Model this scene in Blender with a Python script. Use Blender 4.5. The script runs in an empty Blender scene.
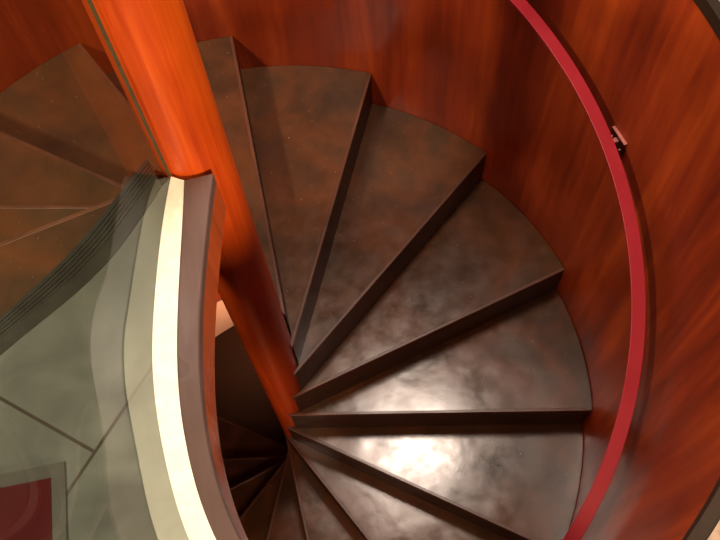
import bpy, bmesh, math
from mathutils import Vector, Matrix

sc = bpy.context.scene
COL = sc.collection
sc.view_settings.view_transform = 'Standard'
sc.view_settings.look = 'None'
sc.view_settings.gamma = 1
sc.view_settings.use_curve_mapping = False
sc.view_settings.exposure = 0.0

# ------------------------------------------------------------------ measures
R = 1.19            # inner radius of the round stair well
RN = 0.077          # radius of the newel post
H = 0.1886          # riser height
DTH = math.radians(25.485)
TH0 = math.radians(193.12)
EOFF = -0.079       # nosings run tangent to the newel
N_TREADS = 17
TT = 0.030          # tread thickness
Z_LOW = -(N_TREADS + 1) * H

# ------------------------------------------------------------------ helpers
def tag(o, label=None, cat=None, group=None, kind=None):
    if label: o['label'] = label
    if cat: o['category'] = cat
    if group: o['group'] = group
    if kind: o['kind'] = kind
    return o

def link(name, bm, mat, parent=None, smooth=None):
    bmesh.ops.recalc_face_normals(bm, faces=bm.faces)
    me = bpy.data.meshes.new(name)
    bm.to_mesh(me); bm.free()
    me.materials.append(mat)
    o = bpy.data.objects.new(name, me)
    COL.objects.link(o)
    if parent: o.parent = parent
    if smooth is not None:
        for p in me.polygons: p.use_smooth = True
        me.set_sharp_from_angle(angle=math.radians(smooth))
    return o

def bevel(o, w, seg=2):
    m = o.modifiers.new('bevel', 'BEVEL'); m.width = w; m.segments = seg
    m.limit_method = 'ANGLE'; m.angle_limit = math.radians(40)
    return o

def empty(name, loc=(0, 0, 0), rz=0):
    o = bpy.data.objects.new(name, None); COL.objects.link(o)
    o.empty_display_size = .05
    o.location = loc; o.rotation_euler = (0, 0, rz)
    return o

def prism(bm, pts, z0, z1):
    lo = [bm.verts.new((p[0], p[1], z0)) for p in pts]
    hi = [bm.verts.new((p[0], p[1], z1)) for p in pts]
    n = len(pts)
    bm.faces.new(hi); bm.faces.new(lo[::-1])
    for i in range(n):
        bm.faces.new((lo[i], lo[(i + 1) % n], hi[(i + 1) % n], hi[i]))

def band(bm, a, b, z0, z1):
    """solid strip between two plan curves a and b with the same number of points"""
    n = len(a)
    V = [[bm.verts.new((p[0], p[1], z)) for p in c] for c in (a, b) for z in (z0, z1)]
    al, ah, bl, bh = V
    for i in range(n - 1):
        bm.faces.new((ah[i], ah[i + 1], bh[i + 1], bh[i]))
        bm.faces.new((al[i], bl[i], bl[i + 1], al[i + 1]))
        bm.faces.new((al[i], al[i + 1], ah[i + 1], ah[i]))
        bm.faces.new((bl[i], bh[i], bh[i + 1], bl[i + 1]))
    for i in (0, n - 1):
        bm.faces.new((al[i], ah[i], bh[i], bl[i]))

def ring(bm, r0, r1, z0, z1, a0, a1, n):
    a = [(r0 * math.cos(a0 + (a1 - a0) * i / n), r0 * math.sin(a0 + (a1 - a0) * i / n)) for i in range(n + 1)]
    b = [(r1 * math.cos(a0 + (a1 - a0) * i / n), r1 * math.sin(a0 + (a1 - a0) * i / n)) for i in range(n + 1)]
    band(bm, a, b, z0, z1)

def spline(pts, per=8, smooth=60):
    """Catmull-Rom through plan points"""
    P = [Vector(p) for p in pts]
    P = [P[0] * 2 - P[1]] + P + [P[-1] * 2 - P[-2]]
    out = []
    for i in range(1, len(P) - 2):
        p0, p1, p2, p3 = P[i - 1:i + 3]
        for k in range(per):
            t = k / per
            out.append(.5 * ((2 * p1) + (p2 - p0) * t + (2 * p0 - 5 * p1 + 4 * p2 - p3) * t * t + (3 * p1 - p0 - 3 * p2 + p3) * t ** 3))
    out.append(P[-2])
    for _ in range(smooth):
        out = [out[0]] + [(out[k - 1] + out[k] * 2 + out[k + 1]) / 4 for k in range(1, len(out) - 1)] + [out[-1]]
    return out

def offset(c, d):
    """plan curve moved by d to its left"""
    out = []
    for i in range(len(c)):
        t = (c[min(i + 1, len(c) - 1)] - c[max(i - 1, 0)]).normalized()
        out.append(c[i] + Vector((-t.y, t.x)) * d)
    return out

# ------------------------------------------------------------------ materials
def new_mat(name):
    m = bpy.data.materials.new(name); m.use_nodes = True
    nt = m.node_tree
    return m, nt, nt.nodes['Principled BSDF']

def N(nt, typ, **kw):
    n = nt.nodes.new(typ)
    for k, v in kw.items():
        if k in n.inputs: n.inputs[k].default_value = v
        else: setattr(n, k, v)
    return n

def ramp(nt, src, stops):
    r = nt.nodes.new('ShaderNodeValToRGB')
    e = r.color_ramp.elements
    while len(e) < len(stops): e.new(.5)
    for el, (p, c) in zip(e, stops):
        el.position = p; el.color = (*c, 1)
    nt.links.new(src, r.inputs[0])
    return r.outputs[0]

def coords(nt, scale=(1, 1, 1), rot=(0, 0, 0), loc=(0, 0, 0), rnd=False):
    tc = nt.nodes.new('ShaderNodeTexCoord')
    mp = nt.nodes.new('ShaderNodeMapping')
    mp.inputs['Scale'].default_value = scale
    mp.inputs['Rotation'].default_value = rot
    mp.inputs['Location'].default_value = loc
    src = tc.outputs['Object']
    if rnd:
        oi = nt.nodes.new('ShaderNodeObjectInfo')
        mul = N(nt, 'ShaderNodeMath', operation='MULTIPLY'); mul.inputs[1].default_value = 37.
        nt.links.new(oi.outputs['Random'], mul.inputs[0])
        add = N(nt, 'ShaderNodeVectorMath', operation='ADD')
        nt.links.new(src, add.inputs[0]); nt.links.new(mul.outputs[0], add.inputs[1])
        src = add.outputs[0]
    nt.links.new(src, mp.inputs[0])
    return mp.outputs[0]

def noise(nt, vec, scale, detail=4, rough=.55, dist=0.):
    n = N(nt, 'ShaderNodeTexNoise')
    n.inputs['Scale'].default_value = scale; n.inputs['Detail'].default_value = detail
    n.inputs['Roughness'].default_value = rough; n.inputs['Distortion'].default_value = dist
    nt.links.new(vec, n.inputs['Vector'])
    return n.outputs['Fac']

def mixc(nt, fac, a, b, blend='MIX'):
    m = nt.nodes.new('ShaderNodeMix'); m.data_type = 'RGBA'; m.blend_type = blend
    for sock, v in ((m.inputs[0], fac), (m.inputs[6], a), (m.inputs[7], b)):
        if hasattr(v, 'links'): nt.links.new(v, sock)
        else: sock.default_value = v if not isinstance(v, tuple) or len(v) == 4 else (*v, 1)
    return m.outputs[2]

def bump(nt, p, h, strength, dist=.002):
    b = N(nt, 'ShaderNodeBump'); b.inputs['Strength'].default_value = strength
    b.inputs['Distance'].default_value = dist
    nt.links.new(h, b.inputs['Height']); nt.links.new(b.outputs[0], p.inputs['Normal'])

def rough_ramp(nt, p, src, lo, hi):
    m = N(nt, 'ShaderNodeMapRange'); m.inputs['To Min'].default_value = lo; m.inputs['To Max'].default_value = hi
    m.inputs['From Min'].default_value = .3; m.inputs['From Max'].default_value = .7
    nt.links.new(src, m.inputs[0]); nt.links.new(m.outputs[0], p.inputs['Roughness'])

def wood(name, dark, mid, light, scale=(9, 9, .55), rough=(.3, .42), fw=.35, rot=(0, 0, 0), rnd=False, spec=.5):
    m, nt, p = new_mat(name)
    v = coords(nt, scale, rot, rnd=rnd)
    g = noise(nt, v, 1.0, 6, .6, .4)
    fine = noise(nt, coords(nt, (scale[0] * 6, scale[1] * 6, scale[2] * 3), rot, rnd=rnd), 1.0, 4, .6)
    blot = noise(nt, coords(nt, (1, 1, 1), rnd=rnd), 2.6, 3, .5)
    c = ramp(nt, g, [(.28, dark), (.5, mid), (.74, light)])
    c = mixc(nt, fw, c, ramp(nt, fine, [(.3, dark), (.7, light)]))
    c = mixc(nt, .5, c, ramp(nt, blot, [(.3, (.45, .42, .42)), (.6, (1, 1, 1))]), 'MULTIPLY')
    nt.links.new(c, p.inputs['Base Color'])
    rough_ramp(nt, p, blot, *rough)
    p.inputs['Specular IOR Level'].default_value = spec
    bump(nt, p, fine, .08, .001)
    return m

M = {}
M['drum'] = wood('drum_veneer', (.11, .011, .004), (.30, .033, .0065), (.62, .098, .012), scale=(6, 6, .7), rough=(.34, .5), spec=.4, fw=.18)
M['newel'] = wood('newel_wood', (.25, .020, .002), (.43, .046, .003), (.56, .092, .005), scale=(22, 22, 1.2), rough=(.36, .48), spec=.28)
M['fascia'] = wood('fascia_wood', (.22, .035, .008), (.40, .07, .014), (.5, .10, .02), rough=(.25, .4))
M['nosing'] = wood('nosing_wood', (.06, .024, .013), (.11, .042, .022), (.17, .065, .036), scale=(4, 20, 20), rough=(.25, .4), rnd=True)
M['riser'] = wood('riser_wood', (.020, .009, .006), (.035, .014, .009), (.06, .022, .012), scale=(3, 3, 12), rough=(.3, .5))
M['cap'] = wood('stained_cap', (.082, .049, .045), (.11, .066, .061), (.135, .083, .076), scale=(14, 1, 1), rough=(.26, .36))
M['darktrim'] = wood('dark_trim', (.016, .009, .006), (.022, .013, .008), (.035, .018, .01), scale=(3, 3, 3), rough=(.4, .5))

def tread_mat():
    m, nt, p = new_mat('worn_tread')
    v = coords(nt, rnd=True)
    big = noise(nt, v, 3.0, 3, .5, .3)
    med = noise(nt, v, 13, 6, .65)
    spk = noise(nt, v, 95, 2, .5)
    c = ramp(nt, big, [(.30, (.034, .020, .011)), (.45, (.070, .033, .014)), (.57, (.125, .045, .015)), (.70, (.066, .038, .019))])
    c = mixc(nt, .25, c, ramp(nt, med, [(.35, (.026, .016, .012)), (.65, (.11, .045, .024))]))
    f = ramp(nt, spk, [(.735, (0, 0, 0)), (.76, (1, 1, 1))])
    c = mixc(nt, f, c, (.22, .17, .13))
    nt.links.new(c, p.inputs['Base Color'])
    rough_ramp(nt, p, med, .15, .27)
    p.inputs['Specular IOR Level'].default_value = .75
    bump(nt, p, mixc(nt, .12, noise(nt, v, 5.5, 2, .4, .3), med), .3, .008)
    return m
M['tread'] = tread_mat()

def floor_mat():
    m, nt, p = new_mat('slate_floor')
    # slabs laid in running bond at a slant to the stair
    tc = nt.nodes.new('ShaderNodeTexCoord')
    sub = N(nt, 'ShaderNodeVectorMath', operation='SUBTRACT'); sub.inputs[1].default_value = (-.229, -.612, 0)
    nt.links.new(tc.outputs['Object'], sub.inputs[0])
    mp = nt.nodes.new('ShaderNodeMapping'); mp.inputs['Rotation'].default_value = (0, 0, math.radians(-51.0))
    nt.links.new(sub.outputs[0], mp.inputs[0])
    br = N(nt, 'ShaderNodeTexBrick')
    br.offset = .5; br.offset_frequency = 2
    for k, val in (('Scale', 1.), ('Mortar Size', .0035), ('Mortar Smooth', .2), ('Brick Width', .62), ('Row Height', .62), ('Bias', 0.)):
        br.inputs[k].default_value = val
    sh = N(nt, 'ShaderNodeVectorMath', operation='ADD'); sh.inputs[1].default_value = (.31, 0, 0)
    nt.links.new(mp.outputs[0], sh.inputs[0]); nt.links.new(sh.outputs[0], br.inputs['Vector'])
    v = coords(nt)
    cloud = noise(nt, v, 6, 5, .6, .6)
    wide = noise(nt, v, 2.6, 3, .5, .8)
    c = ramp(nt, cloud, [(.3, (.056, .065, .063)), (.5, (.105, .118, .113)), (.7, (.17, .185, .175))])
    c = mixc(nt, .5, c, ramp(nt, wide, [(.36, (.038, .046, .045)), (.62, (.175, .188, .178))]))
    c = mixc(nt, br.outputs['Fac'], c, (.03, .024, .018))
    nt.links.new(c, p.inputs['Base Color'])
    rough_ramp(nt, p, cloud, .35, .5)
    return m
M['floor'] = floor_mat()

def simple(name, col, rough, metal=0., var=.25, sc_=20, spec=.5, bumpy=0.):
    m, nt, p = new_mat(name)
    n = noise(nt, coords(nt), sc_, 5, .6)
    c = ramp(nt, n, [(.3, tuple(x * (1 - var) for x in col)), (.7, tuple(min(1, x * (1 + var)) for x in col))])
    nt.links.new(c, p.inputs['Base Color'])
    rough_ramp(nt, p, n, rough * .85, rough * 1.15)
    p.inputs['Metallic'].default_value = metal
    p.inputs['Specular IOR Level'].default_value = spec
    if bumpy: bump(nt, p, n, bumpy, .003)
    return m
M['strip'] = simple('pale_brass_channel', (.90, .86, .76), .4, 0., .1, 30, .5, .1)
M['brass'] = simple('pinkish_stone_kerb', (.46, .34, .27), .3, .15, .22, 45, .5, .3)
M['rail'] = simple('red_painted_steel', (.34, .011, .024), .38, 0., .06, 8, .5)
M['railedge'] = simple('rubbed_red_edge', (.62, .10, .075), .35, 0., .2, 30)
M['plate'] = simple('dark_red_plate', (.07, .006, .012), .4, 0., .2, 30)
M['platepink'] = simple('pale_pink_edge', (.5, .17, .15), .4, 0., .1, 30)  # lighter pink of the plate's top edge and the arm
M['steel'] = simple('dull_screw', (.25, .12, .11), .35, .6, .1, 60)
M['rubber'] = simple('black_nosing_rubber', (.030, .034, .030), .42, 0., .3, 14, .5)
M['matred'] = simple('red_mat_pile', (.05, .005, .006), .9, 0., .2, 30, .1)
M['matgrey'] = simple('grey_mat_border', (.036, .038, .033), .5, 0., .15, 40)
M['ceil'] = simple('ceiling_paint', (.50, .34, .24), .8, 0., .04, 5)
M['lowfloor'] = simple('lower_floor_wood', (.03, .012, .006), .8, 0., .2, 6, .15)
M['plaster'] = simple('pale_lower_wall', (.72, .44, .33), .5, 0., .06, 6)

GLASS_IOR = 1.14
def glass_mat():
    m, nt, p = new_mat('green_tinted_glass')
    nt.nodes.remove(p)
    out = nt.nodes['Material Output']
    tr = N(nt, 'ShaderNodeBsdfTransparent'); tr.inputs[0].default_value = (.87, .905, .85, 1)
    gl = N(nt, 'ShaderNodeBsdfGlossy'); gl.inputs['Roughness'].default_value = .0
    gl.inputs[0].default_value = (.95, 1, .96, 1)
    fr = N(nt, 'ShaderNodeFresnel'); fr.inputs[0].default_value = GLASS_IOR
    mx = nt.nodes.new('ShaderNodeMixShader')
    # both faces of the pane reflect a little; the back face is coated clear
    ge = nt.nodes.new('ShaderNodeNewGeometry')
    fb = N(nt, 'ShaderNodeMath', operation='SUBTRACT'); fb.inputs[0].default_value = 1; nt.links.new(ge.outputs['Backfacing'], fb.inputs[1])
    fm = N(nt, 'ShaderNodeMath', operation='MULTIPLY'); nt.links.new(fr.outputs[0], fm.inputs[0]); nt.links.new(fb.outputs[0], fm.inputs[1])
    nt.links.new(fm.outputs[0], mx.inputs[0]); nt.links.new(tr.outputs[0], mx.inputs[1]); nt.links.new(gl.outputs[0], mx.inputs[2])
    nt.links.new(mx.outputs[0], out.inputs['Surface'])
    return m
M['glass'] = glass_mat()
M['glassedge'] = simple('glass_edge_green', (.055, .047, .026), .3, 0., .15, 40)

# ------------------------------------------------------------------ plan curves
def nosing_line_end(e, r=R):
    return math.sqrt(r * r - e * e)

# edge of the landing against the descending stair (newel -> wall)
nos_out = spline([(-.092, -.014), (-.106, -.030), (-.149, -.079), (-.197, -.139), (-.233, -.180), (-.288, -.232), (-.343, -.277), (-.396, -.316), (-.60, -.475), (-.80, -.635), (-.925, -.745)])
nos_in = spline([(-.068, -.088), (-.085, -.115), (-.118, -.158), (-.157, -.210), (-.191, -.248), (-.265, -.309), (-.328, -.347), (-.396, -.393), (-.58, -.535), (-.78, -.692), (-.895, -.790)])
# foot of the glass (newel -> wall)
glass_c = spline([(-.047, -.071), (-.060, -.120), (-.072, -.169), (-.093, -.278), (-.110, -.392), (-.117, -.462), (-.118, -.539), (-.113, -.614), (-.102, -.704), (-.084, -.791), (-.048, -.885), (.0, -.975), (.062, -1.075), (.135, -1.182)])
strip_c = spline([(-.021, -.086), (-.027, -.130), (-.033, -.178), (-.050, -.288), (-.065, -.402), (-.072, -.471), (-.075, -.548), (-.072, -.622), (-.062, -.710), (-.042, -.795), (-.006, -.875), (.042, -.960), (.105, -1.060), (.180, -1.176)])
cap_c = spline([(.049, -.084), (.037, -.135), (.026, -.190), (.007, -.278), (-.010, -.382), (-.020, -.462), (-.026, -.548), (-.025, -.628), (-.016, -.706), (.004, -.795), (.040, -.868), (.086, -.945), (.148, -1.045), (.222, -1.169)])

# ------------------------------------------------------------------ setting
# floor with the well cut out of it
a_in = math.atan2(nos_in[-1].y, nos_in[-1].x) % (2 * math.pi)
a_gl = math.atan2(glass_c[-1].y, glass_c[-1].x) % (2 * math.pi)
RO = 1.262
hole = [Vector(p) for p in nos_in]
n_arc = 120
a0, a1 = a_in, a_gl - 2 * math.pi
for i in range(n_arc + 1):
    a = a0 + (a1 - a0) * i / n_arc
    hole.append(Vector((RO * math.cos(a), RO * math.sin(a))))
g_off = offset(glass_c, .0)
hole += [Vector(p) for p in reversed(g_off)]
bm = bmesh.new()
outer = [bm.verts.new((x, y, 0)) for x, y in ((-3, -3), (3, -3), (3, 3), (-3, 3))]
hv = [bm.verts.new((p.x, p.y, 0)) for p in hole]
ed = [bm.edges.new((L[i], L[(i + 1) % len(L)])) for L in (outer, hv) for i in range(len(L))]
bmesh.ops.triangle_fill(bm, use_beauty=True, use_dissolve=False, edges=ed)
top = list(bm.faces)
for f in top:
    if f.normal.z < 0: f.normal_flip()
ext = bmesh.ops.extrude_face_region(bm, geom=top)
for v in [g for g in ext['geom'] if isinstance(g, bmesh.types.BMVert)]: v.co.z = -.12
fl = link('floor', bm, M['floor']); tag(fl, kind='structure')

# round wall of the well
A_LAND0, A_LAND1 = math.radians(221.2), math.radians(278.6)
bm = bmesh.new()
ring(bm, R, R + .06, Z_LOW, -.036, A_LAND1 - 2 * math.pi, A_LAND0, 180)
ring(bm, R, R + .06, Z_LOW, -.121, A_LAND0, A_LAND1, 36)
tag(link('wall_round', bm, M['drum'], smooth=35), kind='structure')
bm = bmesh.new(); ring(bm, R - .001, R + .024, -.036, .0, A_LAND1 - 2 * math.pi, A_LAND0, 180)
tag(link('trim_1', bm, M['darktrim'], smooth=35), kind='structure')
bm = bmesh.new(); ring(bm, R + .024, RO - .001, -.036, .001, A_LAND1 - 2 * math.pi, A_LAND0, 180)
tag(link('trim_2', bm, M['brass'], smooth=35), kind='structure')
bm = bmesh.new(); ring(bm, .0005, R + .06, Z_LOW - .05, Z_LOW, 0, 2 * math.pi, 90)
tag(link('floor_lower', bm, M['lowfloor']), kind='structure')
bm = bmesh.new(); ring(bm, R - .012, R - .0005, Z_LOW, Z_LOW + .40, math.radians(84), math.radians(150), 40)  # pale wall section added for the bright patch at the well's foot
tag(link('wall_pale_lower', bm, M['plaster'], smooth=35), kind='structure')
bm = bmesh.new()
bmesh.ops.create_grid(bm, x_segments=1, y_segments=1, size=3, matrix=Matrix.Translation((0, 0, 2.6)))
tag(link('ceiling', bm, M['ceil']), kind='structure')

# ------------------------------------------------------------------ newel post
bm = bmesh.new()
bmesh.ops.create_cone(bm, cap_ends=True, segments=64, radius1=RN, radius2=RN, depth=2.6 - Z_LOW,
                      matrix=Matrix.Translation((0, 0, (2.6 + Z_LOW) / 2)))
o = link('newel_post', bm, M['newel'], smooth=40)
tag(o, 'tall round orange varnished wooden post at the centre of the spiral stair', 'post')

# ------------------------------------------------------------------ treads
def pol(e, r):      # point of the line parallel to +x at offset e, at radius r
    return Vector((math.sqrt(max(0, r * r - e * e)), e))

def rot2(v, a):
    return Vector((v.x * math.cos(a) - v.y * math.sin(a), v.x * math.sin(a) + v.y * math.cos(a)))

def tread_outline():
    ri = RN + .0015; ro = R - .002
    e0 = EOFF; e1 = EOFF + .012 + .018
    pts = []
    a = pol(e0, ro); b = rot2(pol(e1, ro), DTH)
    i0 = Vector((0.004, e0)); i1 = rot2(pol(e1, ri), DTH)
    aa, ab = math.atan2(a.y, a.x), math.atan2(b.y, b.x)
    pts.append(i0)
    for k in range(25):
        t = aa + (ab - aa) * k / 24; pts.append(Vector((ro * math.cos(t), ro * math.sin(t))))
    ia = math.atan2(i1.y, i1.x); ib = math.atan2(i0.y, i0.x)
    if ia < ib: ia += 2 * math.pi
    for k in range(9):
        t = ia + (ib - ia) * k / 9; pts.append(Vector((ri * math.cos(t), ri * math.sin(t))))
    return pts

names = ['dark step corner nearest the black nosing, seen through the glass',
         'middle of the three small dark step corners seen through the glass',
         'dark step with its edge slanting down to the post, seen through the glass',
         'large dark step sector seen through the glass, left of the orange post',
         'topmost worn step right of the orange post, partly hidden by it',
         'worn step against the back wall, second right of the orange post',
         'worn step whose outer corner lies left of the top of the red handrail',
         'worn brown step pointing up right towards the handrail bracket',
         'wide worn step whose front edge runs level from the post',
         'step with the brightest white lamp reflection, beside the post foot',
         'step cut by the lower picture edge, just below the brightest one',
         'thin dark step beside the foot of the post at the lower picture edge',
         'dark step just right of the deepest fan of steps, below the post',
         'shadowed step in the gap right of the kerb, rightmost of the deep fan',
         'shadowed step in the gap right of the kerb, middle of the deep fan',
         'shadowed step deep in the gap right of the kerb, upper in the fan',
         'lowest step of the flight, deepest in the gap beside the kerb']
me_t = me_r = None
for i in range(N_TREADS):
    th = TH0 - i * DTH; z = -(i + 1) * H
    if i == 0:
        bm = bmesh.new(); prism(bm, tread_outline(), -TT, 0)
        t = bevel(link('stair_tread', bm, M['tread']), .005, 3)
        bm = bmesh.new()
        e0 = EOFF - .003; e1 = EOFF + .030
        pts = [Vector((0.012, e0)), pol(e0, R - .003), pol(e1, R - .003), Vector((.063, e1))]
        prism(bm, pts, -H + .0005, -TT)
        prism(bm, [Vector((.012, e0)), pol(e0, R - .003), pol(EOFF - .0004, R - .003), Vector((.012, EOFF - .0004))], -TT, -.0095)
        r = link('riser', bm, M['riser'], t)
        bm = bmesh.new(); prism(bm, [Vector((.002, EOFF - .005)), pol(EOFF - .005, R - .002), pol(EOFF + .007, R - .002), Vector((.012, EOFF + .007))], -.009, .0008)
        q = bevel(link('nosing', bm, M['nosing'], t), .002, 2); q['label'] = 'red brown front edge'
        src = (t, r, q)
    else:
        t = src[0].copy(); COL.objects.link(t)
        
        for part in src[1:]:
            r = part.copy(); COL.objects.link(r); r.parent = t
    t.location = (0, 0, z); t.rotation_euler = (0, 0, th)
    tag(t, names[i], 'stair tread', 'winding treads of the spiral stair')

# ------------------------------------------------------------------ landing edge
nose = empty('landing_nosing', (nos_out[40].x, nos_out[40].y, 0))
tag(nose, 'ribbed black nosing strip curving along the landing edge behind the glass', 'stair nosing')
def child(o, p):
    o.parent = p; o.matrix_parent_inverse = Matrix.Translation(-Vector(p.location)); return o
bm = bmesh.new(); band(bm, nos_out, nos_in, -.030, .002)
child(link('base_strip', bm, M['rubber'], smooth=30), nose)
for k in range(5):
    f0 = .10 + k * .11; f1 = f0 + .045
    a = [p.lerp(q, f0) for p, q in zip(nos_out, nos_in)]; b = [p.lerp(q, f1) for p, q in zip(nos_out, nos_in)]
    bm = bmesh.new(); band(bm, a, b, .002, .0042)
    child(link('rib', bm, M['rubber'], smooth=30), nose)
a = offset(nos_out, -.012); b = offset(nos_out, -.030)
bm = bmesh.new(); band(bm, offset(nos_out, .012), offset(nos_out, .028), -H + .001, -.030)
child(link('riser', bm, M['riser'], smooth=30), nose)

# ------------------------------------------------------------------ kerb with glass
kerb = empty('curved_kerb', (cap_c[40].x, cap_c[40].y, 0))
tag(kerb, 'curved brown kerb with pale channel at the edge of the landing floor, running from the post', 'kerb')
bm = bmesh.new(); band(bm, glass_c, strip_c, -.05, .003)
o = child(link('glazing_channel', bm, M['strip'], smooth=35), kerb); o['label'] = 'bright pale brass strip at the foot of the glass'
bm = bmesh.new(); band(bm, strip_c, offset(cap_c, -.009), -.028, .005)
bevel(child(link('cap_board', bm, M['cap'], smooth=35), kerb), .003)
bm = bmesh.new(); band(bm, offset(cap_c, -.030), offset(cap_c, -.0095), -.135, -.028)
child(link('fascia_board', bm, M['fascia'], smooth=35), kerb)
bm = bmesh.new(); band(bm, offset(glass_c, .02), offset(cap_c, -.030), -.125, -.05)
child(link('core', bm, M['darktrim'], smooth=35), kerb)

bm = bmesh.new(); band(bm, offset(glass_c, -.006), glass_c, .0035, 1.05)
gp = link('glass_balustrade', bm, M['glass'], smooth=35)
tag(gp, 'tall curved pane of green tinted glass standing along the kerb', 'glass balustrade')

tv = (glass_c[1] - glass_c[0]).normalized()
ga = [glass_c[0] - tv * .003, glass_c[0] - tv * .0003]
bm = bmesh.new(); band(bm, offset(ga, -.0062), offset(ga, .0002), .0035, 1.05)
o = link('pane_end', bm, M['glassedge'], gp); o['label'] = 'dull green brown end of the pane against the post'
# ------------------------------------------------------------------ mat
mat_o = empty('floor_mat', (-.60, -.85, 0))
tag(mat_o, 'dark red mat with grey border lying on the slate landing behind the glass', 'mat')
x1, y1, x0, y0 = -.281, -.619, -.95, -1.20
def rect(a, b, c, d_): return [(a, b), (c, b), (c, d_), (a, d_)]
bm = bmesh.new(); prism(bm, rect(x0, y0, x1, y1), .0, .004)
child(link('border', bm, M['matgrey']), mat_o)
bm = bmesh.new(); prism(bm, rect(x0 + .024, y0 + .024, x1 - .024, y1 - .024), .004, .0055)
child(link('pile', bm, M['matred']), mat_o)

# ------------------------------------------------------------------ handrail
RAIL_A, RAIL_B, RAIL_C = -.6495, .4355, -.0233
def rail_z(a): return RAIL_A + RAIL_B * a + RAIL_C * a * a
rail = empty('handrail', (1.10, 0, rail_z(0)))
tag(rail, 'flat red painted handrail curling down along the round wooden wall', 'handrail')
def helix_band(bm, r0, r1, dz0, dz1, a0, a1, n):
    rows = []
    for i in range(n + 1):
        a = a0 + (a1 - a0) * i / n; z = rail_z(a); c, s = math.cos(a), math.sin(a)
        rows.append([bm.verts.new((r * c, r * s, z + dz)) for r, dz in ((r0, dz0), (r1, dz0), (r1, dz1), (r0, dz1))])
    for i in range(n):
        for k in range(4):
            bm.faces.new((rows[i][k], rows[i][(k + 1) % 4], rows[i + 1][(k + 1) % 4], rows[i + 1][k]))
    bm.faces.new(rows[0]); bm.faces.new(rows[-1][::-1])
AR0, AR1 = math.radians(-80), math.radians(60)
bm = bmesh.new(); helix_band(bm, 1.0995, 1.14, -.010, 0, AR0, AR1, 160)
bevel(child(link('flat_bar', bm, M['rail'], smooth=35), rail), .0015)
for a in (math.radians(10.7), math.radians(-62)):
    z = -.653 if a > 0 else rail_z(a) - .085
    br = empty('bracket', (R * math.cos(a), R * math.sin(a), z), a)
    br.parent = rail; br.matrix_parent_inverse = Matrix.Translation(-Vector(rail.location))
    bm = bmesh.new()
    prism(bm, rect(-.008, -.036, .001, .036), -.075, .036)
    bevel(link('wall_plate', bm, M['plate'], br), .001)
    bm = bmesh.new(); prism(bm, rect(-.010, -.036, .000, .036), .036, .0385)
    link('plate_edge', bm, M['platepink'], br)
    bm = bmesh.new()       # cranked arm from the plate up to the underside of the rail
    prof = [(-.006, .008), (-.035, .010), (-.080, .07), (-.062, .076), (-.030, .022), (-.006, .020)]
    L_ = [bm.verts.new((x, -.008, zz)) for x, zz in prof]; R_ = [bm.verts.new((x, .008, zz)) for x, zz in prof]
    bm.faces.new(L_); bm.faces.new(R_[::-1])
    for k in range(6): bm.faces.new((L_[k], R_[k], R_[(k + 1) % 6], L_[(k + 1) % 6]))
    bevel(link('arm', bm, M['platepink'], br), .001)
    for sy in (-.024, .024):
        bm = bmesh.new()
        bmesh.ops.create_cone(bm, cap_ends=True, segments=16, radius1=.005, radius2=.004, depth=.004,
                              matrix=Matrix.Translation((-.010, sy, sy * .2)) @ Matrix.Rotation(-math.pi / 2, 4, 'Y'))
        link('screw', bm, M['steel'], br)

# ------------------------------------------------------------------ light
def area(name, loc, target, size, power, col):
    L = bpy.data.lights.new(name, 'AREA'); L.shape = 'DISK'; L.size = size; L.energy = power; L.color = col
    o = bpy.data.objects.new(name, L); COL.objects.link(o); o.location = loc
    o.rotation_euler = (Vector(target) - Vector(loc)).to_track_quat('-Z', 'Y').to_euler()
    return o
area('landing_lamp', (-1.75, -1.15, 2.35), (.2, 0, -.6), .30, 102, (1, .80, .58))
area('well_lamp', (.74, .76, 2.35), (.4, -.1, -2),   .66, 70, (1, .80, .66))
area('hall_lamp', (.9, -3.3, .62), (0, 0, 0.1), .5, 175, (1, .76, .50))
area('lower_fill', (-.12, .80, -2.95), (-.5, 1.15, -3.25), .16, 3, (1, .60, .36))  # added fill without a visible fixture, brightens the foot of the well
area('under_landing_fill', (-.22, -.92, -1.15), (-.3, 0, -3.3), .3, 5, (1, .62, .38))  # added fill, no fixture known here, lifts the dark deep treads

w = bpy.data.worlds.new('ambient'); sc.world = w; w.use_nodes = True
w.node_tree.nodes['Background'].inputs[0].default_value = (1, .86, .74, 1)
w.node_tree.nodes['Background'].inputs[1].default_value = .14

# ------------------------------------------------------------------ camera
cam = bpy.data.cameras.new('camera'); co = bpy.data.objects.new('camera', cam); COL.objects.link(co)
right = Vector((0.98064299, -0.19129372, -0.04178557))
up = Vector((0.1896098, 0.87449011, 0.44644729))
fw = Vector((0.04886149, 0.44572836, -0.89383376))
m = Matrix((right, up, -fw)).transposed().to_4x4()
m.translation = Vector((0.21574946, -1.05138158, 1.38300913))
co.matrix_world = m
cam.sensor_fit = 'HORIZONTAL'; cam.sensor_width = 36
cam.lens = 808.715 / 720 * 36
cam.clip_start = .02
sc.camera = co
